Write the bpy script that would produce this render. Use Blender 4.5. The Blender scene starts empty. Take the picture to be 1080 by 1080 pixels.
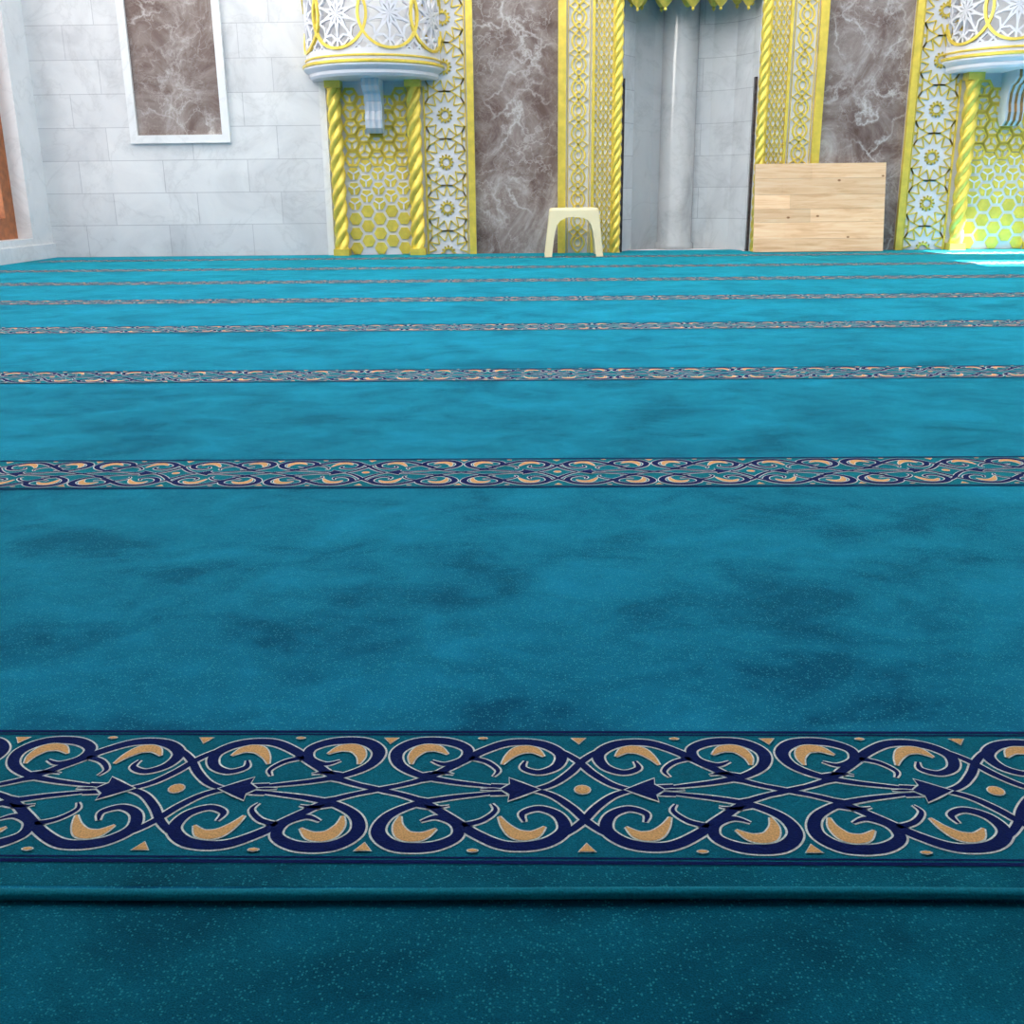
import bpy, math, random
from mathutils import Matrix, Vector
random.seed(4)
sc=bpy.context.scene
try:
    sc.view_settings.view_transform='Standard'
    sc.view_settings.look='None'
except Exception: pass
XM=1.375; YW=10.0; XL=-4.52; XR=7.27; PI=math.pi

# ---------------------------------------------------------------- materials
def newmat(name):
    m=bpy.data.materials.new(name); m.use_nodes=True
    nt=m.node_tree; b=nt.nodes['Principled BSDF']
    return m,nt,b
def N(nt,t,**k):
    n=nt.nodes.new(t)
    for a,v in k.items(): setattr(n,a,v)
    return n
def ramp(nt,src,stops,interp='LINEAR'):
    r=N(nt,'ShaderNodeValToRGB'); r.color_ramp.interpolation=interp
    els=r.color_ramp.elements
    while len(els)<len(stops): els.new(0.5)
    for e,(p,c) in zip(els,stops):
        e.position=p; e.color=(c[0],c[1],c[2],1) if isinstance(c,tuple) else (c,c,c,1)
    nt.links.new(src,r.inputs[0]); return r.outputs[0]
def mix(nt,fac,a,b,mode='MIX'):
    m=N(nt,'ShaderNodeMix',data_type='RGBA',blend_type=mode)
    for s,v in ((m.inputs[0],fac),(m.inputs[6],a),(m.inputs[7],b)):
        if isinstance(v,(int,float)): s.default_value=v
        elif isinstance(v,tuple): s.default_value=(v[0],v[1],v[2],1)
        else: nt.links.new(v,s)
    return m.outputs[2]
def noise(nt,vec,scale,detail=4,rough=.55,dist=0):
    n=N(nt,'ShaderNodeTexNoise'); n.inputs['Scale'].default_value=scale; n.inputs['Detail'].default_value=detail
    n.inputs['Roughness'].default_value=rough; n.inputs['Distortion'].default_value=dist
    nt.links.new(vec,n.inputs['Vector']); return n.outputs['Fac']
def math_(nt,op,a,b=None):
    m=N(nt,'ShaderNodeMath',operation=op)
    for s,v in zip(m.inputs,(a,b)):
        if v is None: continue
        if isinstance(v,(int,float)): s.default_value=v
        else: nt.links.new(v,s)
    return m.outputs[0]
def objco(nt): return N(nt,'ShaderNodeTexCoord').outputs['Object']
def bump(nt,b,h,strength,dist=.01):
    n=N(nt,'ShaderNodeBump'); n.inputs['Strength'].default_value=strength; n.inputs['Distance'].default_value=dist
    nt.links.new(h,n.inputs['Height']); nt.links.new(n.outputs[0],b.inputs['Normal'])
def plain(name,col,rough=.5,metal=0,nscale=0,namt=.1,bmp=0):
    m,nt,b=newmat(name); b.inputs['Roughness'].default_value=rough; b.inputs['Metallic'].default_value=metal
    co=objco(nt); n=noise(nt,co,nscale or 30,3)
    c=ramp(nt,n,[(.3,tuple(x*(1-namt) for x in col)),(.7,tuple(min(1,x*(1+namt)) for x in col))])
    nt.links.new(c,b.inputs['Base Color'])
    if bmp: bump(nt,b,n,bmp)
    return m

def carpet_mat(name,base_hi,base_lo,speck,mottle=True):
    m,nt,b=newmat(name); co=objco(nt)
    if mottle:
        mp=N(nt,'ShaderNodeMapping'); mp.inputs['Scale'].default_value=(.9,1.1,1); nt.links.new(co,mp.inputs[0]); cc=mp.outputs[0]
        n1=noise(nt,cc,5.0,7,.60,.6); n2=noise(nt,cc,1.5,3,.5,.2); n3=noise(nt,cc,15,5,.6,.8)
        s=math_(nt,'ADD',math_(nt,'MULTIPLY',n1,.58),math_(nt,'MULTIPLY',n2,.18))
        s=math_(nt,'ADD',s,math_(nt,'MULTIPLY',n3,.24))
        mid=tuple((x*.55+y*.45) for x,y in zip(base_hi,base_lo))
        c=ramp(nt,s,[(.40,base_lo),(.465,mid),(.515,tuple(x*.92 for x in base_hi)),(.61,tuple(x*1.22 for x in base_hi))])
    else:
        n1=noise(nt,co,9,4); c=ramp(nt,n1,[(.3,base_lo),(.7,base_hi)])
    v=N(nt,'ShaderNodeTexVoronoi'); v.inputs['Scale'].default_value=400; nt.links.new(co,v.inputs['Vector'])
    sep=N(nt,'ShaderNodeSeparateColor'); nt.links.new(v.outputs['Color'],sep.inputs[0])
    f=math_(nt,'MULTIPLY',math_(nt,'GREATER_THAN',sep.outputs[0],.80),math_(nt,'LESS_THAN',v.outputs['Distance'],.42))
    f=math_(nt,'MULTIPLY',f,.5 if mottle else .2)
    c=mix(nt,f,c,speck)
    g=noise(nt,co,700,2); gg=ramp(nt,g,[(.3,.65),(.7,1.25)])
    c=mix(nt,1.0,c,gg,'MULTIPLY')
    nt.links.new(c,b.inputs['Base Color']); b.inputs['Roughness'].default_value=.95
    b.inputs['Specular IOR Level'].default_value=.04
    b.inputs['Sheen Weight'].default_value=.50; b.inputs['Sheen Roughness'].default_value=.36
    b.inputs['Sheen Tint'].default_value=(.05,1.0,.90,1)
    bump(nt,b,g,.35,.003)
    return m
TEAL_HI=(.007,.185,.335); TEAL_LO=(.002,.072,.175)
M_carpet=carpet_mat('carpet_pile',TEAL_HI,TEAL_LO,(.06,.50,.60))
M_carpet2=carpet_mat('carpet_pile_dark_shaded',(.003,.110,.180),(.0015,.050,.098),(.03,.36,.42))  # darker pile and margin, with the dimmer near light put into the colour
M_band=carpet_mat('carpet_band',(.004,.140,.220),(.003,.105,.175),(.03,.3,.38),False)
def yarn(name,col,sh=.08):
    m,nt,b=newmat(name); co=objco(nt); g=noise(nt,co,500,2)
    c=mix(nt,1.0,col,ramp(nt,g,[(.3,.75),(.7,1.2)]),'MULTIPLY'); nt.links.new(c,b.inputs['Base Color'])
    b.inputs['Roughness'].default_value=.95; b.inputs['Specular IOR Level'].default_value=.05
    b.inputs['Sheen Weight'].default_value=sh; b.inputs['Sheen Tint'].default_value=(.3,.6,1,1); bump(nt,b,g,.3,.003); return m
M_navy=yarn('yarn_navy',(.002,.007,.085)); M_cream=yarn('yarn_cream',(.72,.76,.72)); M_tan=yarn('yarn_tan',(.76,.42,.17),.03)
M_hem=yarn('yarn_hem',(.005,.19,.26))

def marble_tiles(name,axis='X',tiles=True,lo=.52,hi=.74,rough=.28):
    m,nt,b=newmat(name); co=objco(nt)
    n1=noise(nt,co,1.6,8,.6,1.2); n2=noise(nt,co,2.2,6,.6,.8)
    v=math_(nt,'ABSOLUTE',math_(nt,'SUBTRACT',n2,.5))
    base=ramp(nt,n1,[(.3,(lo,lo*1.01,lo*1.03)),(.5,(hi*.93,hi*.935,hi*.945)),(.7,(hi,hi*1.0,hi*1.0))])
    vein=ramp(nt,v,[(0,.78),(.012,.90),(.04,1.0)])
    c=mix(nt,.45,base,vein,'MULTIPLY')
    if tiles:
        s=N(nt,'ShaderNodeSeparateXYZ'); nt.links.new(co,s.inputs[0]); cb=N(nt,'ShaderNodeCombineXYZ')
        nt.links.new(s.outputs[axis],cb.inputs[0]); nt.links.new(s.outputs['Z'],cb.inputs[1])
        bt=N(nt,'ShaderNodeTexBrick'); nt.links.new(cb.outputs[0],bt.inputs['Vector'])
        bt.inputs['Scale'].default_value=1; bt.inputs['Brick Width'].default_value=.78; bt.inputs['Row Height'].default_value=.285
        bt.inputs['Mortar Size'].default_value=.0035; bt.inputs['Mortar Smooth'].default_value=.2
        bt.inputs['Color1'].default_value=(1,1,1,1); bt.inputs['Color2'].default_value=(.87,.87,.88,1); bt.inputs['Mortar'].default_value=(.68,.68,.70,1)
        bt.offset=.37
        c=mix(nt,1.0,c,bt.outputs['Color'],'MULTIPLY')
    nt.links.new(c,b.inputs['Base Color']); b.inputs['Roughness'].default_value=rough
    return m
M_wall=marble_tiles('marble_wall','X',True,.64,.81); M_wallY=marble_tiles('marble_wall_side','Y',True,.6,.8)
M_niche=marble_tiles('marble_niche','X',True,.54,.72,.15); M_mplain=marble_tiles('marble_plain','X',False,.74,.86)
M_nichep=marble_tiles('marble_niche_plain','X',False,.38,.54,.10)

def brown_marble():
    m,nt,b=newmat('marble_emperador'); co=objco(nt)
    n1=noise(nt,co,1.7,10,.68,1.8); base=ramp(nt,n1,[(.30,(.105,.063,.052)),(.45,(.19,.138,.123)),(.56,(.28,.228,.21)),(.70,(.46,.41,.39))])
    nv=N(nt,'ShaderNodeTexNoise'); nv.inputs['Scale'].default_value=2.2; nv.inputs['Detail'].default_value=9; nv.inputs['Roughness'].default_value=.58; nt.links.new(co,nv.inputs['Vector'])
    w=N(nt,'ShaderNodeVectorMath',operation='MULTIPLY_ADD'); nt.links.new(nv.outputs['Color'],w.inputs[0]); w.inputs[1].default_value=(.9,.9,.9); nt.links.new(co,w.inputs[2])
    out=base
    for sc_,th,amt in ((2.2,.06,.62),(5.5,.06,.40),(12,.07,.22)):
        v=N(nt,'ShaderNodeTexVoronoi',feature='DISTANCE_TO_EDGE'); v.inputs['Scale'].default_value=sc_; nt.links.new(w.outputs[0],v.inputs['Vector'])
        f=ramp(nt,v.outputs['Distance'],[(0,1.0),(th*.3,.45),(th,0.0)])
        mask=ramp(nt,noise(nt,co,1.6+sc_*.1,4),[(.42,0.0),(.62,1.0)])
        f=math_(nt,'MULTIPLY',math_(nt,'MULTIPLY',f,mask),amt)
        out=mix(nt,f,out,(.70,.66,.64))
    nt.links.new(out,b.inputs['Base Color']); b.inputs['Roughness'].default_value=.18; return m
M_brown=brown_marble()
M_gold=plain('gold_paint',(.82,.63,.10),.32,.35,12,.14)
M_white=plain('carved_white',(.70,.70,.75),.45,0,8,.04)
M_bluewhite=plain('corbel_bluewhite',(.60,.68,.77),.4,0,10,.06)
M_plastic=plain('cream_plastic',(.80,.70,.45),.35,0,5,.03)
M_woodframe=plain('window_wood',(.36,.11,.03),.4,0,18,.3)
M_bronze=plain('bronze',(.30,.16,.05),.4,.4,18,.2)
M_darkm=plain('dark_marble',(.06,.045,.045),.2,0,25,.5)
def pine():
    m,nt,b=newmat('pine_board'); co=objco(nt); oi=N(nt,'ShaderNodeNewGeometry')
    mp=N(nt,'ShaderNodeMapping'); mp.inputs['Scale'].default_value=(1.2,8,14); nt.links.new(co,mp.inputs[0])
    n=noise(nt,mp.outputs[0],2.2,6,.6,.6); c=ramp(nt,n,[(.3,(.66,.38,.19)),(.5,(.83,.55,.32)),(.7,(.89,.66,.43))])
    k=N(nt,'ShaderNodeTexVoronoi'); k.inputs['Scale'].default_value=7; k.inputs['Randomness'].default_value=1
    mk=N(nt,'ShaderNodeMapping'); mk.inputs['Scale'].default_value=(1,0.0,1.5); nt.links.new(co,mk.inputs[0]); nt.links.new(mk.outputs[0],k.inputs['Vector'])
    sp=N(nt,'ShaderNodeSeparateColor'); nt.links.new(k.outputs['Color'],sp.inputs[0])
    f=math_(nt,'MULTIPLY',ramp(nt,k.outputs['Distance'],[(.07,1.0),(.13,0.0)]),math_(nt,'GREATER_THAN',sp.outputs[0],.5))
    c=mix(nt,f,c,(.30,.12,.04))
    r=ramp(nt,oi.outputs['Random Per Island'],[(0,.80),(1,1.08)]); c=mix(nt,1.0,c,r,'MULTIPLY')
    nt.links.new(c,b.inputs['Base Color']); b.inputs['Roughness'].default_value=.55; return m
M_pine=pine()
M_plaster=plain('plaster_white',(.75,.75,.74),.8,0,6,.03)
M_slab=plain('screed',(.35,.34,.33),.9,0,6,.1)

# ---------------------------------------------------------------- mesh builder
class MB:
    def __init__(s): s.v=[];s.f=[];s.m=[];s.mats=[]
    def mi(s,mat):
        if mat not in s.mats: s.mats.append(mat)
        return s.mats.index(mat)
    def face(s,pts,mat):
        i=len(s.v); s.v+= [tuple(p) for p in pts]; s.f.append(tuple(range(i,i+len(pts)))); s.m.append(s.mi(mat))
    def mesh(s,vs,fs,mat):
        i=len(s.v); s.v+=[tuple(p) for p in vs]; k=s.mi(mat)
        for f in fs: s.f.append(tuple(i+a for a in f)); s.m.append(k)
    def box(s,x0,x1,y0,y1,z0,z1,mat):
        vs=[(x,y,z) for z in(z0,z1) for y in(y0,y1) for x in(x0,x1)]
        s.mesh(vs,[(0,2,3,1),(4,5,7,6),(0,1,5,4),(2,6,7,3),(0,4,6,2),(1,3,7,5)],mat)
    def prism(s,poly,mapf,d0,d1,mat):
        n=len(poly); vs=[mapf(u,v,d0) for u,v in poly]+[mapf(u,v,d1) for u,v in poly]
        fs=[tuple(range(n,2*n))]+[(i,(i+1)%n,n+(i+1)%n,n+i) for i in range(n)]
        s.mesh(vs,fs,mat)
    def strip(s,pts,w,mapf,d0,d1,mat,closed=False,flat=False):
        n=len(pts)
        if n<2: return
        ws=w if isinstance(w,(list,tuple)) else [w]*n
        L=[];Rr=[]
        for i in range(n):
            if closed: a=pts[(i-1)%n]; b=pts[(i+1)%n]
            else: a=pts[max(0,i-1)]; b=pts[min(n-1,i+1)]
            dx,dy=b[0]-a[0],b[1]-a[1]; l=math.hypot(dx,dy) or 1e-9
            nx,ny=-dy/l*ws[i]/2,dx/l*ws[i]/2
            L.append((pts[i][0]+nx,pts[i][1]+ny)); Rr.append((pts[i][0]-nx,pts[i][1]-ny))
        vs=[mapf(u,v,d1) for u,v in L]+[mapf(u,v,d1) for u,v in Rr]
        if not flat: vs+=[mapf(u,v,d0) for u,v in L]+[mapf(u,v,d0) for u,v in Rr]
        fs=[]
        for i in range(n if closed else n-1):
            j=(i+1)%n
            fs.append((i,n+i,n+j,j))
            if not flat:
                fs.append((i,j,2*n+j,2*n+i)); fs.append((n+i,3*n+i,3*n+j,n+j))
        s.mesh(vs,fs,mat)
    def revolve(s,prof,cx,cy,a0,a1,seg,mat):
        vs=[];n=len(prof)
        for i in range(seg+1):
            a=a0+(a1-a0)*i/seg
            for r,z in prof: vs.append((cx+r*math.cos(a),cy+r*math.sin(a),z))
        fs=[(i*n+j,(i+1)*n+j,(i+1)*n+j+1,i*n+j+1) for i in range(seg) for j in range(n-1)]
        s.mesh(vs,fs,mat)
    def rope(s,cx,cy,r,z0,z1,strands,pitch,mat,seg=24,dz=.02):
        nz=max(2,int((z1-z0)/dz)); vs=[]
        for k in range(nz+1):
            z=z0+(z1-z0)*k/nz; tw=2*PI*z/pitch
            for i in range(seg):
                t=2*PI*i/seg; rr=r*(.62+.38*abs(math.cos(strands*(t-tw)/2)))
                vs.append((cx+rr*math.cos(t),cy+rr*math.sin(t),z))
        fs=[(k*seg+i,k*seg+(i+1)%seg,(k+1)*seg+(i+1)%seg,(k+1)*seg+i) for k in range(nz) for i in range(seg)]
        s.mesh(vs,fs,mat)
    def obj(s,name,parent=None,smooth=False):
        me=bpy.data.meshes.new(name); me.from_pydata(s.v,[],s.f)
        for m in s.mats: me.materials.append(m)
        me.polygons.foreach_set('material_index',s.m)
        if smooth: me.polygons.foreach_set('use_smooth',[True]*len(s.f))
        me.update(); o=bpy.data.objects.new(name,me); sc.collection.objects.link(o)
        if parent: o.parent=parent
        return o
def empty(name):
    o=bpy.data.objects.new(name,None); sc.collection.objects.link(o); return o
def catmull(P,n=8):
    out=[]
    for i in range(len(P)-1):
        p0=P[max(0,i-1)];p1=P[i];p2=P[i+1];p3=P[min(len(P)-1,i+2)]
        for k in range(n):
            t=k/n
            out.append(tuple(.5*((2*p1[a])+(-p0[a]+p2[a])*t+(2*p0[a]-5*p1[a]+4*p2[a]-p3[a])*t*t+(-p0[a]+3*p1[a]-3*p2[a]+p3[a])*t**3) for a in range(len(p1))))
    out.append(tuple(P[-1])); return out
def clip(a,b,x0,x1,y0,y1):
    t0,t1=0,1; dx,dy=b[0]-a[0],b[1]-a[1]
    for p,q in((-dx,a[0]-x0),(dx,x1-a[0]),(-dy,a[1]-y0),(dy,y1-a[1])):
        if abs(p)<1e-12:
            if q<0: return None
        else:
            r=q/p
            if p<0: t0=max(t0,r)
            else: t1=min(t1,r)
    if t0>=t1-1e-6: return None
    return (a[0]+dx*t0,a[1]+dy*t0),(a[0]+dx*t1,a[1]+dy*t1)
def pic(poly,theta):
    n=len(poly); cx=sum(p[0] for p in poly)/n; cy=sum(p[1] for p in poly)/n; segs=[]
    mids=[((poly[i][0]+poly[(i+1)%n][0])/2,(poly[i][1]+poly[(i+1)%n][1])/2) for i in range(n)]
    for i in range(n):
        j=(i+1)%n; A=mids[i];B=mids[j]
        def dirs(k,sgn):
            e=(poly[(k+1)%n][0]-poly[k][0],poly[(k+1)%n][1]-poly[k][1]); l=math.hypot(*e); e=(e[0]/l,e[1]/l)
            nx,ny=-e[1],e[0]
            if (cx-mids[k][0])*nx+(cy-mids[k][1])*ny<0: nx,ny=-nx,-ny
            return (math.cos(theta)*e[0]*sgn+math.sin(theta)*nx, math.cos(theta)*e[1]*sgn+math.sin(theta)*ny)
        d1=dirs(i,1); d2=dirs(j,-1)
        det=d1[0]*-d2[1]+d2[0]*d1[1]
        if abs(det)<1e-9: continue
        rx,ry=B[0]-A[0],B[1]-A[1]
        t=(rx*-d2[1]+d2[0]*ry)/det
        P=(A[0]+d1[0]*t,A[1]+d1[1]*t); segs+= [(A,P),(P,B)]
    return segs
def dodeca_pattern(spacing,x0,x1,y0,y1,theta=math.radians(72)):
    inr=spacing/2; R=inr/math.cos(PI/12); segs=[]
    rows=int((y1-y0)/(spacing))+2; cxm=(x0+x1)/2
    h=spacing*math.sqrt(3)/2
    for c in(-2,-1,0,1,2):
        for r in range(-1,rows+1):
            X=cxm+c*h; Y=y0+spacing*(r+(.5 if c%2 else 0))
            if X<x0-R or X>x1+R: continue
            V=[(X+R*math.cos(PI/12+k*PI/6),Y+R*math.sin(PI/12+k*PI/6)) for k in range(12)]
            segs+=pic(V,theta)
            segs+=[(V[k],V[(k+1)%12]) for k in range(12)]
            for k in range(12):
                a=k*PI/6; a2=(k+1)*PI/6; am=a+PI/12
                segs.append(((X+.16*inr*math.cos(am),Y+.16*inr*math.sin(am)),(X+.34*inr*math.cos(a),Y+.34*inr*math.sin(a))))
                segs.append(((X+.16*inr*math.cos(am),Y+.16*inr*math.sin(am)),(X+.34*inr*math.cos(a2),Y+.34*inr*math.sin(a2))))
    out=[]
    for a,b in segs:
        s=clip(a,b,x0,x1,y0,y1)
        if s: out.append(s)
    return out

# ---------------------------------------------------------------- floor & carpets
b=MB(); b.box(XL-.3,XR+.3,-3.2,YW+1.0,-.12,-.022,M_slab); b.obj('floor')
SEAM=.748
car=MB(); car.box(XL+.005,XR-.005,SEAM,YW-.002,-.021,0,M_carpet)
car.box(XM-.55,XM+.55,YW-.002,YW+.30,-.021,0,M_carpet)
carpet=car.obj('prayer_carpet')
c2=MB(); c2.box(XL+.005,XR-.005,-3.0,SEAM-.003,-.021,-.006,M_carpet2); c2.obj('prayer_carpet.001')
h=MB(); seg=10; vs=[];n=400
for i in range(n+1):
    x=XL+.01+(XR-XL-.02)*i/n; yy=SEAM-.002+.0025*math.sin(x*2.3)+.0015*math.sin(x*6.1); zz=-.0015+.001*math.sin(x*3.7+1)
    for k in range(seg):
        a=2*PI*k/seg; vs.append((x,yy+.006*math.cos(a),zz+.0042*math.sin(a)))
h.mesh(vs,[(i*seg+k,i*seg+(k+1)%seg,(i+1)*seg+(k+1)%seg,(i+1)*seg+k) for i in range(n) for k in range(seg)],M_hem)
h.obj('carpet_hem',carpet,True)
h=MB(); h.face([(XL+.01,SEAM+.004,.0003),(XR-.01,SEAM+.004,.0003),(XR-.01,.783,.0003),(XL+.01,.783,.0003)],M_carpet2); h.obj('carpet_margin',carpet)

PH=.2015; SW=.238
BX=-.157
flatmap=lambda u,v,d:(u,v,d)
cell=MB()
V0=.018; VH=SW-2*V0
def tf(p,su,sv,cu=0):
    u,v=p[0],p[1]
    if sv<0: v=1-v
    return (cu+su*u*PH, V0+v*VH)
def vine(P,ws,su,sv,z=0):
    pts=catmull([(p[0],p[1],w) for p,w in zip(P,ws)],8)
    q=[tf(p,su,sv) for p in pts]; w=[p[2]*PH for p in pts]
    cell.strip(q,[a+.0042 for a in w],flatmap,0,.0010+z,M_cream,flat=True)
    cell.strip(q,w,flatmap,0,.0013+z,M_navy,flat=True)
def shape(P,ws,su,sv,mat):
    pts=catmull([(p[0],p[1],w) for p,w in zip(P,ws)],8)
    q=[tf(p,su,sv) for p in pts]; w=[p[2]*PH*.9 for p in pts]
    cell.strip(q,[a+.0034 for a in w],flatmap,0,.0016,M_cream,flat=True)
    cell.strip(q,w,flatmap,0,.0019,mat,flat=True)
def blob(P,mat,out=.0018,z=0):
    cx=sum(p[0] for p in P)/len(P); cy=sum(p[1] for p in P)/len(P)
    big=[]
    for p in P:
        dx,dy=p[0]-cx,p[1]-cy; l=math.hypot(dx,dy); big.append((p[0]+dx/l*out*1.3,p[1]+dy/l*out*1.3))
    cell.face([(a,c,.0016+z) for a,c in big],M_cream); cell.face([(a,c,.0019+z) for a,c in P],mat)
for su in(1,-1):
    for sv in(1,-1):
        zo=.00002*(su+2*sv)
        vine([(-.30,.40),(-.12,.45),(.06,.52),(.22,.60),(.36,.73),(.50,.87),(.64,.955),(.80,.94),(.90,.84),(.88,.72),(.79,.66),(.71,.70),(.72,.77)],
             [.008,.020,.030,.040,.05,.056,.062,.066,.062,.052,.042,.032,.010],su,sv,zo)
        vine([(.64,.515),(.50,.54),(.34,.575),(.19,.63),(.075,.73),(.05,.86),(.14,.96),(.30,.965),(.41,.89),(.40,.79),(.31,.735),(.235,.77)],
             [.010,.026,.036,.045,.055,.068,.072,.068,.056,.046,.034,.010],su,sv,zo+.00001)
        vine([(.55,.455),(.70,.48),(.84,.54),(.94,.65),(1.02,.78),(1.12,.88),(1.27,.945)],[.012,.028,.036,.042,.04,.032,.012],su,sv,zo+.00003)
        vine([(.43,.80),(.52,.76),(.58,.68),(.56,.62)],[.034,.03,.022,.006],su,sv,zo)
        vine([(.19,.63),(.28,.655),(.36,.64)],[.03,.022,.006],su,sv,zo)
        shape([(.60,.73),(.635,.81),(.69,.875),(.76,.875),(.815,.81)],[.008,.045,.078,.065,.006],su,sv,M_tan)
        shape([(.135,.73),(.135,.81),(.175,.885),(.25,.89),(.315,.83)],[.008,.05,.080,.065,.006],su,sv,M_tan)
    P=[(.60,.50),(.645,.545),(.64,.60),(.70,.56),(.79,.50),(.70,.44),(.64,.40),(.645,.455)]
    blob([tf(p,su,1) for p in P],M_navy,z=.0001)
    shape([(.50,.50),(.56,.50),(.60,.50)],[.006,.02,.006],su,1,M_navy)
for ax in(0,1):
    for sv in(1,-1):
        P=[(ax-.036,.998),(ax+.036,.998),(ax,.94)]
        blob([tf(p,1,sv) for p in P],M_tan,.0013)
for ux in(.49,-.49):
    for sv in(1,-1):
        ox,oy=tf((ux,.995),1,sv); blob([(ox+.0045*math.cos(t*PI/4),oy+.002*math.sin(t*PI/4)) for t in range(8)],M_tan,.001,.0002)
ox,oy=tf((1,.5),1,1); blob([(ox+.0075*math.cos(t*PI/6),oy+.0075*math.sin(t*PI/6)) for t in range(12)],M_tan,.001)
cellme=cell.obj('tmp'); me=cellme.data; bpy.data.objects.remove(cellme)
rows=[.783+1.212*k for k in range(8)]
per=2*PH
k0=math.ceil((XL+per/2+.02-BX)/per); x_start=BX+k0*per; cnt=int((XR-.02-per/2-x_start)/per)+1
for k,y in enumerate(rows):
    bb=MB()
    x0,x1=XL+.01,XR-.01
    bb.face([(x0,y,.0005),(x1,y,.0005),(x1,y+SW,.0005),(x0,y+SW,.0005)],M_band)
    for a,c in((.001,.0060),(.0085,.0110),(SW-.0060,SW-.001),(SW-.0110,SW-.0085)):
        bb.face([(x0,y+a,.0009),(x1,y+a,.0009),(x1,y+c,.0009),(x0,y+c,.0009)],M_navy)
    bb.obj('border_band_%d'%(k+1),carpet)
    o=bpy.data.objects.new('border_scrollwork_%d'%(k+1),me); sc.collection.objects.link(o); o.parent=carpet
    o.location=(x_start,y,0)
    md=o.modifiers.new('repeat','ARRAY'); md.count=cnt; md.use_relative_offset=False; md.use_constant_offset=True; md.constant_offset_displace=(per,0,0)

# ---------------------------------------------------------------- walls
NH=.60
HT=2.9
WT=8.0; WR=12.2  # right wall's unseen height is raised to keep direct sun off the room
b=MB()
b.box(XL-.3,XM-NH,YW,YW+.3,-.1,WT,M_wall); b.box(XM+NH,XR+.3,YW,YW+.3,-.1,WT,M_wall); b.box(XM-NH,XM+NH,YW,YW+.3,HT,WT,M_wall)
b.obj('wall_back')
WY0,WY1,WZ0,WZ1=6.9,9.6,.19,3.2
b=MB()
b.box(XL-.3,XL,-3.2,WY0,-.1,5,M_wallY); b.box(XL-.3,XL,WY1,YW,-.1,5,M_mplain)
b.box(XL-.3,XL,WY0,WY1,-.1,WZ0,M_mplain); b.box(XL-.3,XL,WY0,WY1,WZ1,5,M_wallY); b.obj('wall_left')
def winframe(b,x0,x1,y0,y1,z0,z1,mat,w=.09,mull=2):
    b.box(x0,x1,y0,y0+w,z0,z1,mat); b.box(x0,x1,y1-w,y1,z0,z1,mat); b.box(x0,x1,y0+w,y1-w,z0,z0+w,mat); b.box(x0,x1,y0+w,y1-w,z1-w,z1,mat)
    for i in range(1,mull):
        y=y0+(y1-y0)*i/mull; b.box(x0+.01,x1-.01,y-w*.45,y+w*.45,z0+w,z1-w,mat)
b=MB(); winframe(b,XL-.24,XL-.135,WY0,WY1,WZ0,WZ1,M_woodframe,.18,3)
b.obj('window_1')
b=MB(); b.box(XL,XL+.02,WY0-.1,YW,.001,.13,M_mplain); b.obj('baseboard_left')
b=MB(); ops=[(7.30,8.05,.2,2.98),(8.75,9.55,.2,2.82)]
ys=[-3.2,7.30,8.05,8.75,9.55,YW]
for i in range(0,6,2): b.box(XR,XR+.3,ys[i],ys[i+1],-.1,WR,M_wallY)
for y0,y1,z0,z1 in ops: b.box(XR,XR+.3,y0,y1,-.1,z0,M_wallY); b.box(XR,XR+.3,y0,y1,z1,WR,M_wallY)
b.obj('wall_right')
for i,(y0,y1,z0,z1) in enumerate(ops):
    b=MB(); winframe(b,XR+.02,XR+.10,y0,y1,z0,z1,M_woodframe,.05,1); b.obj('window_%d'%(i+2))
b=MB(); b.box(XL-.3,XR+.3,-3.5,-3.2,-.1,5,M_plaster); b.obj('wall_rear_shade')  # unseen wall behind the camera, added to darken the near end
b=MB(); b.box(XL-.3,XR+.3,-3.2,2.5,3.0,3.25,M_plaster); b.obj('mezzanine_shade_slab')  # unseen, assumed mezzanine slab, added to darken the near carpet

# niche
mih=empty('mihrab')
b=MB()
plan=[(-NH,0),(-.575,.14),(-.46,.34),(-.27,.47),(0,.52),(.27,.47),(.46,.34),(.575,.14),(NH,0)]
for i in range(len(plan)-1):
    (a,c),(d,e)=plan[i],plan[i+1]
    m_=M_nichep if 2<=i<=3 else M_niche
    b.face([(XM+a,YW+c,.0),(XM+d,YW+e,.0),(XM+d,YW+e,HT),(XM+a,YW+c,HT)],m_)
b.face([(XM+a,YW+c,HT) for a,c in plan],M_white)
b.obj('niche',mih)
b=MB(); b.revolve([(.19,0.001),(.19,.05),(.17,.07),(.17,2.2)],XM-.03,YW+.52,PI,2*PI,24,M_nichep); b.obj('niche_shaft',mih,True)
b=MB()
for sx in(-1,1): b.box(XM+sx*.585-.012,XM+sx*.585+.012,YW-.005,YW+.05,.001,1.5,M_darkm)
b.obj('niche_edge',mih)
b=MB()
for i in range(7):
    t=(i+.5)/7; a=PI*t
    px_=XM-.54*math.cos(a); py_=YW+.40*math.sin(a)-.03; zz=2.13
    b.revolve([(0.001,zz-.05),(.018,zz-.03),(.012,zz-.015),(.03,zz),(.06,zz+.05),(.065,zz+.12)],px_,py_,0,2*PI,12,M_gold)
for i in range(5):
    x=XM-.48+i*.24
    b.revolve([(0.001,2.035),(.016,2.05),(.01,2.065),(.03,2.085),(.075,2.14),(.08,2.2)],x,YW-.02,0,2*PI,12,M_gold)
b.box(XM-.6,XM+.6,YW-.06,YW+.02,2.18,2.5,M_white)
b.box(XM-.6,XM+.6,YW-.07,YW-.06,2.16,2.21,M_gold)
b.box(XM-.6,XM+.6,YW+.02,YW+.5,2.24,2.27,M_white)
b.obj('muqarnas_hood',mih)

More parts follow.
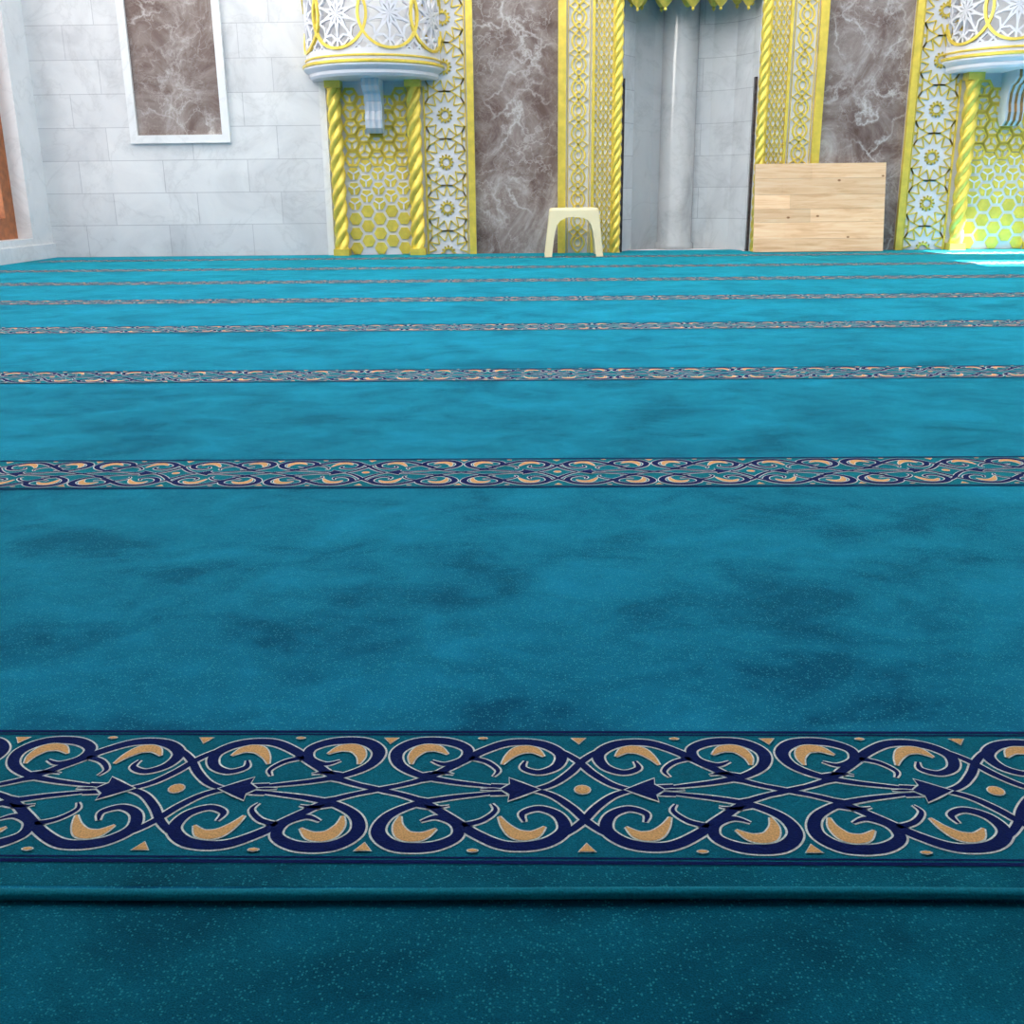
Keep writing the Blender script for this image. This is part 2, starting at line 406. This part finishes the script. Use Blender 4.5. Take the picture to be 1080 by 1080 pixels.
wallmap=lambda u,v,d:(u,YW-d,v)
TOPZ=3.6
def side(sx):
    S=lambda off: XM+sx*off
    def bx(b,o0,o1,d0,d1,z0,z1,m):
        a,c=sorted((S(o0),S(o1))); b.box(a,c,YW-d1,YW-d0,z0,z1,m)
    b=MB(); bx(b,1.17,1.92,0,.02,.001,TOPZ,M_brown); b.obj('trim_%d'%(1 if sx<0 else 2))
    tag='left' if sx<0 else 'right'
    b=MB(); bx(b,.60,1.17,0,.03,.001,TOPZ,M_white); b.obj('frame_'+tag,mih)
    b=MB()
    for o0,o1,d in((1.10,1.17,.075),(.845,.870,.06),(1.078,1.084,.045),(.889,.895,.045)): bx(b,o0,o1,.03,d,.001,TOPZ,M_gold)
    b.rope(S(.64),YW-.05,.045,.001,TOPZ,3,.30,M_gold,18,.015)
    bx(b,.675,.69,.03,.055,.001,TOPZ,M_gold)
    cx=S(.987); amp=.062
    for ph in(0,PI):
        pts=[(cx+amp*math.sin(2*PI*k/24+ph),k*.38/24) for k in range(int(TOPZ/.38*24))]
        b.strip(pts,.016,wallmap,.03,.045,M_gold)
    zz=.19; j=0
    while zz<TOPZ-.1:
        pts=[(cx+.030*math.cos(t*PI/4+PI/8),zz-.095+1.2*.030*math.sin(t*PI/4+PI/8)) for t in range(8)]; b.strip(pts,.011,wallmap,.03,.044,M_gold,True)
        pts=[(cx+.080*q[0],zz+.060*q[1]) for q in((0,1),(1,0),(0,-1),(-1,0))]; b.strip(pts,.014,wallmap,.03,.046,M_gold,True)
        zz+=.19; j+=1
    u0,u1=sorted((S(.69),S(.845))); st=.075
    k=-4
    while k*st<TOPZ+.3:
        for sg in(1,-1):
            a=(u0,k*st) if sg>0 else (u1,k*st); c=(u1,k*st+(u1-u0)*1.732) if sg>0 else (u0,k*st+(u1-u0)*1.732)
            s_=clip(a,c,u0,u1,.005,TOPZ)
            if s_: b.strip(list(s_),.008,wallmap,.03,.042,M_gold)
        k+=1
    for q in(.25,.5,.75):
        uu=u0+(u1-u0)*q; b.strip([(uu,.005),(uu,TOPZ)],.005,wallmap,.03,.040,M_gold)
    b.obj('gilding_'+tag,mih)
    pb=empty('pulpit_balcony'); cx=S(2.80)
    b=MB(); bx(b,1.92,2.42,0,.03,.001,TOPZ,M_white); b.obj('star_panel_back',pb)
    b=MB(); bx(b,1.92,1.98,.03,.08,.001,TOPZ,M_gold); bx(b,1.995,2.003,.03,.045,.001,TOPZ,M_gold); bx(b,2.36,2.375,.03,.05,.001,1.45,M_gold)
    u0,u1=sorted((S(2.005),S(2.36)))
    for a,c in dodeca_pattern(.40,u0,u1,.01,TOPZ): b.strip([a,c],.0105,wallmap,.03,.044,M_gold)
    b.obj('star_panel_gilding',pb)
    b=MB(); bx(b,2.42,3.285,0,.03,.001,1.5,M_white); bx(b,3.24,3.30,.03,.06,.001,1.5,M_mplain)
    b.obj('base_back',pb)
    b=MB()
    for off in(2.455,3.16):
        b.rope(S(off),YW-.10,.068,.05,1.46,3,.42,M_gold,24,.015)
        b.box(S(off)-.07,S(off)+.07,YW-.17,YW-.03,.001,.06,M_gold); b.box(S(off)-.07,S(off)+.07,YW-.17,YW-.03,1.44,1.5,M_gold)
    b.obj('twisted_columns',pb,False)
    b=MB(); u0,u1=sorted((S(2.53),S(3.085))); mid=(u0+u1)/2
    R=.060; dx=R*1.5+.022; dz=R*math.sqrt(3)+.028
    for c in range(-2,3):
        z=.06+(dz/2 if c%2 else 0); X=mid+c*dx
        while z<1.42:
            if z<.80:
                b.prism([(X+R*math.cos(t*PI/3),z+R*math.sin(t*PI/3)) for t in range(6)],wallmap,.03,.045,M_gold)
                if z>.42:
                    for t in range(3):
                        a=t*2*PI/3+PI/6; b.strip([(X,z),(X+R*.95*math.cos(a),z+R*.95*math.sin(a))],.013,wallmap,.045,.0475,M_white)
            else:
                rr=R*1.12
                pts=[(X+rr*math.cos(t*PI/3),z+rr*math.sin(t*PI/3)) for t in range(6)]
                b.strip(pts,.026,wallmap,.03,.045,M_gold,True)
                for t in range(3):
                    a=t*2*PI/3+(PI/2 if c%2 else -PI/2)
                    b.strip([(X,z),(X+rr*.86*math.cos(a),z+rr*.86*math.sin(a))],.018,wallmap,.03,.046,M_gold)
            z+=dz
    b.obj('hexagon_gilding',pb)
    b=MB(); Rb=.60; a0,a1=PI,2*PI
    b.revolve([(.001,1.50),(.55,1.50),(.57,1.52),(.57,1.545),(Rb,1.565),(Rb+.015,1.58),(Rb+.015,1.605),(Rb-.01,1.61),(Rb-.01,1.70),(.001,1.70)],cx,YW-.02,a0,a1,48,M_white)
    b.revolve([(Rb-.01,2.40),(Rb+.01,2.41),(Rb+.01,2.47),(Rb-.05,2.47),(Rb-.05,2.40),(Rb-.01,2.40)],cx,YW-.02,a0,a1,48,M_white)
    b.obj('balcony_slab',pb)
    b=MB()
    b.revolve([(Rb+.014,1.592),(Rb+.026,1.60),(Rb+.026,1.615),(Rb+.012,1.622)],cx,YW-.02,a0,a1,48,M_gold)
    b.revolve([(Rb-.01,1.645),(Rb+.002,1.65),(Rb+.002,1.66),(Rb-.01,1.665)],cx,YW-.02,a0,a1,48,M_gold)
    cyl=lambda u,v,d:(cx+(Rb-.04+d)*math.cos(1.5*PI+u/Rb),YW-.02+(Rb-.04+d)*math.sin(1.5*PI+u/Rb),v)
    arc=PI*Rb/2
    rr=.265; zc=1.975; CT=[-.69,-.23,.23,.69]
    for i,uc in enumerate(CT):
        pts=[(uc+rr*math.cos(t*2*PI/40),zc+rr*math.sin(t*2*PI/40)) for t in range(40)]
        if i in(0,3):
            st=0 if i==3 else 20
            pts=[pts[(st+k)%40] for k in range(41)]
            pts=[p for p in pts if abs(p[0])<arc]
            b.strip(pts,.022,cyl,.02,.046,M_gold,False)
        else: b.strip(pts,.022,cyl,.02,.046,M_gold,True)
    b.obj('gold_rings',pb)
    b=MB()
    def sub(a,c,w,m,d0=.0,d1=.03):
        s_=clip(a,c,-arc,arc,1.68,2.42)
        if not s_: return
        a,c=s_; n=max(1,int(math.hypot(c[0]-a[0],c[1]-a[1])/.05)); pts=[(a[0]+(c[0]-a[0])*k/n,a[1]+(c[1]-a[1])*k/n) for k in range(n+1)]
        b.strip(pts,w,cyl,d0,d1,m)
    for uc in CT:
        for k in range(10):
            a=k*PI/5; P=lambda r,an:(uc+r*math.cos(an),zc+r*math.sin(an))
            sub(P(.055,a),P(.125,a+PI/10),.018,M_white); sub(P(.125,a+PI/10),P(.055,a+PI/5),.018,M_white)
            sub(P(.125,a+PI/10),P(.26,a+PI/10),.018,M_white)
            sub(P(.17,a),P(.21,a+PI/10),.017,M_white); sub(P(.17,a),P(.21,a-PI/10),.017,M_white)
            if abs(uc+.055*math.cos(a))<arc-.05: b.prism([P(.05,a-.25),P(.07,a),P(.05,a+.25),P(.0,a)],cyl,.0,.032,M_white)
        for s2 in(-1,1):
            for q in(-.23,-.12,.0,.12):
                sub((uc+q,zc+s2*.29),(uc+q+.11,zc+s2*.19),.017,M_white); sub((uc+q+.11,zc+s2*.29),(uc+q,zc+s2*.19),.017,M_white)
    for zz_ in(1.69,2.40): sub((-arc,zz_),(arc,zz_),.04,M_white)
    for q in(-arc+.01,arc-.01): sub((q,1.68),(q,2.42),.04,M_white)
    b.obj('pierced_railing',pb)
    b=MB()
    prof=[(.03,1.5),(.34,1.5),(.35,1.44),(.30,1.40),(.24,1.38),(.20,1.32),(.19,1.24),(.21,1.17),(.20,1.10),(.15,1.06),(.10,1.06),(.06,1.10),(.03,1.16)]
    n=len(prof); w=.075
    vs=[(cx-w,YW-d,z) for d,z in prof]+[(cx+w,YW-d,z) for d,z in prof]
    b.mesh(vs,[tuple(range(n)),tuple(range(2*n-1,n-1,-1))]+[(i,n+i,n+(i+1)%n,(i+1)%n) for i in range(n)],M_bluewhite)
    for xx in(-.05,.0,.05):
        b.mesh([(cx+xx-.012,YW-d-.012,z) for d,z in prof[1:11]]+[(cx+xx+.012,YW-d-.012,z) for d,z in prof[1:11]],[(i,10+i,11+i,i+1) for i in range(9)],M_white if sx<0 else M_bronze)
    b.obj('corbel',pb)
side(-1); side(1)

for sx in(-1,1):
    x0,x1=(XM-5.045,XM-4.135) if sx<0 else (XM+4.135,XM+5.045)
    p=empty('framed_marble_inset')
    b=MB(); b.box(x0+.06,x1-.06,YW-.012,YW,1.06,3.2,M_brown); b.obj('slab',p)
    b=MB()
    for a,c,z0,z1 in((x0,x0+.07,1.0,3.26),(x1-.07,x1,1.0,3.26),(x0+.07,x1-.07,1.0,1.07),(x0+.07,x1-.07,3.19,3.26)): b.box(a,c,YW-.04,YW,z0,z1,M_mplain)
    b.obj('moulding',p)

# ---------------------------------------------------------------- pine board
b=MB(); hs=[0,.115,.26,.375,.50,.64,.77]; W0,W1=1.965,3.125
for i in range(6):
    z0,z1=hs[i]+.001,hs[i+1]-.001
    cuts=[W0,random.uniform(W0+.2,W1-.2),W1]
    for a,c in zip(cuts[:-1],cuts[1:]): b.box(a+.0004,c-.0004,-.011,.011,z0,z1,M_pine)
o=b.obj('wooden_board'); o.location=(0,9.74,.004); o.rotation_euler=(-math.atan(.13/.77),0,0)

# ---------------------------------------------------------------- plastic stool
st=empty('plastic_stool'); CX,CY=.335,9.53; HS=.41
b=MB()
def ring(hw,hd,z,rad=.05,n=6):
    pts=[]
    for qx,qy,a0 in((1,1,0),(-1,1,PI/2),(-1,-1,PI),(1,-1,1.5*PI)):
        for k in range(n+1):
            a=a0+PI/2*k/n; pts.append((CX+qx*(hw-rad)+rad*math.cos(a),CY+qy*(hd-rad)+rad*math.sin(a),z))
    return pts
rings=[ring(.212,.155,HS-.05),ring(.212,.155,HS-.012),ring(.205,.148,HS-.003),ring(.19,.135,HS),ring(.18,.125,HS-.004)]
n=len(rings[0]); vs=sum(rings,[]); fs=[(r*n+i,r*n+(i+1)%n,(r+1)*n+(i+1)%n,(r+1)*n+i) for r in range(len(rings)-1) for i in range(n)]+[tuple((len(rings)-1)*n+i for i in range(n))]
b.mesh(vs,fs,M_plastic); b.obj('seat',st,True)
b=MB()
def stside(f):
    pairs=[((-.5,0),(-.385,0)),((-.5,.35),(-.375,.35)),((-.5,.6),(-.36,.55)),((-.5,.8),(-.33,.70)),((-.5,1),(-.27,.79)),((-.25,1),(-.18,.84)),((-.1,1),(-.08,.86)),((.1,1),(.08,.86)),((.25,1),(.18,.84)),((.5,1),(.27,.79)),((.5,.8),(.33,.70)),((.5,.6),(.36,.55)),((.5,.35),(.375,.35)),((.5,0),(.385,0))]
    vs=[f(*p) for pr in pairs for p in pr]
    b.mesh(vs,[(2*i,2*i+1,2*i+3,2*i+2) for i in range(len(pairs)-1)],M_plastic)
def lerp(a,c,t): return a+(c-a)*t
for sg in(-1,1):
    stside(lambda s,t,sg=sg:(CX+2*s*lerp(.25,.208,t),CY+sg*lerp(.19,.150,t),.003+t*(HS-.025)))
    stside(lambda s,t,sg=sg:(CX+sg*lerp(.25,.208,t),CY+2*s*lerp(.19,.150,t),.003+t*(HS-.025)))
o=b.obj('legs',st); md=o.modifiers.new('s','SOLIDIFY'); md.thickness=.01; md.offset=0

# ---------------------------------------------------------------- light
w=bpy.data.worlds.new('sky'); sc.world=w; w.use_nodes=True
bg=w.node_tree.nodes['Background']; bg.inputs[0].default_value=(.95,.97,1,1); bg.inputs[1].default_value=2.55
l=bpy.data.lights.new('sun','SUN'); l.energy=75; l.angle=.01; l.color=(1,.95,.86)
o=bpy.data.objects.new('sun',l); sc.collection.objects.link(o)
o.rotation_euler=Vector((-1,.13,-.70)).to_track_quat('-Z','Y').to_euler()

# ---------------------------------------------------------------- camera
cam=bpy.data.cameras.new('camera'); co=bpy.data.objects.new('camera',cam); sc.collection.objects.link(co)
cam.sensor_width=36; cam.lens=36*1100/1080; cam.clip_start=.02; cam.clip_end=200
p=math.atan(340/1100)
R=Matrix.Rotation(math.radians(1.4),4,'Z')@Matrix.Rotation(math.pi/2-p,4,'X')@Matrix.Rotation(math.radians(-0.6),4,'Z')
co.matrix_world=Matrix.Translation((0,0,.567))@R
sc.camera=co
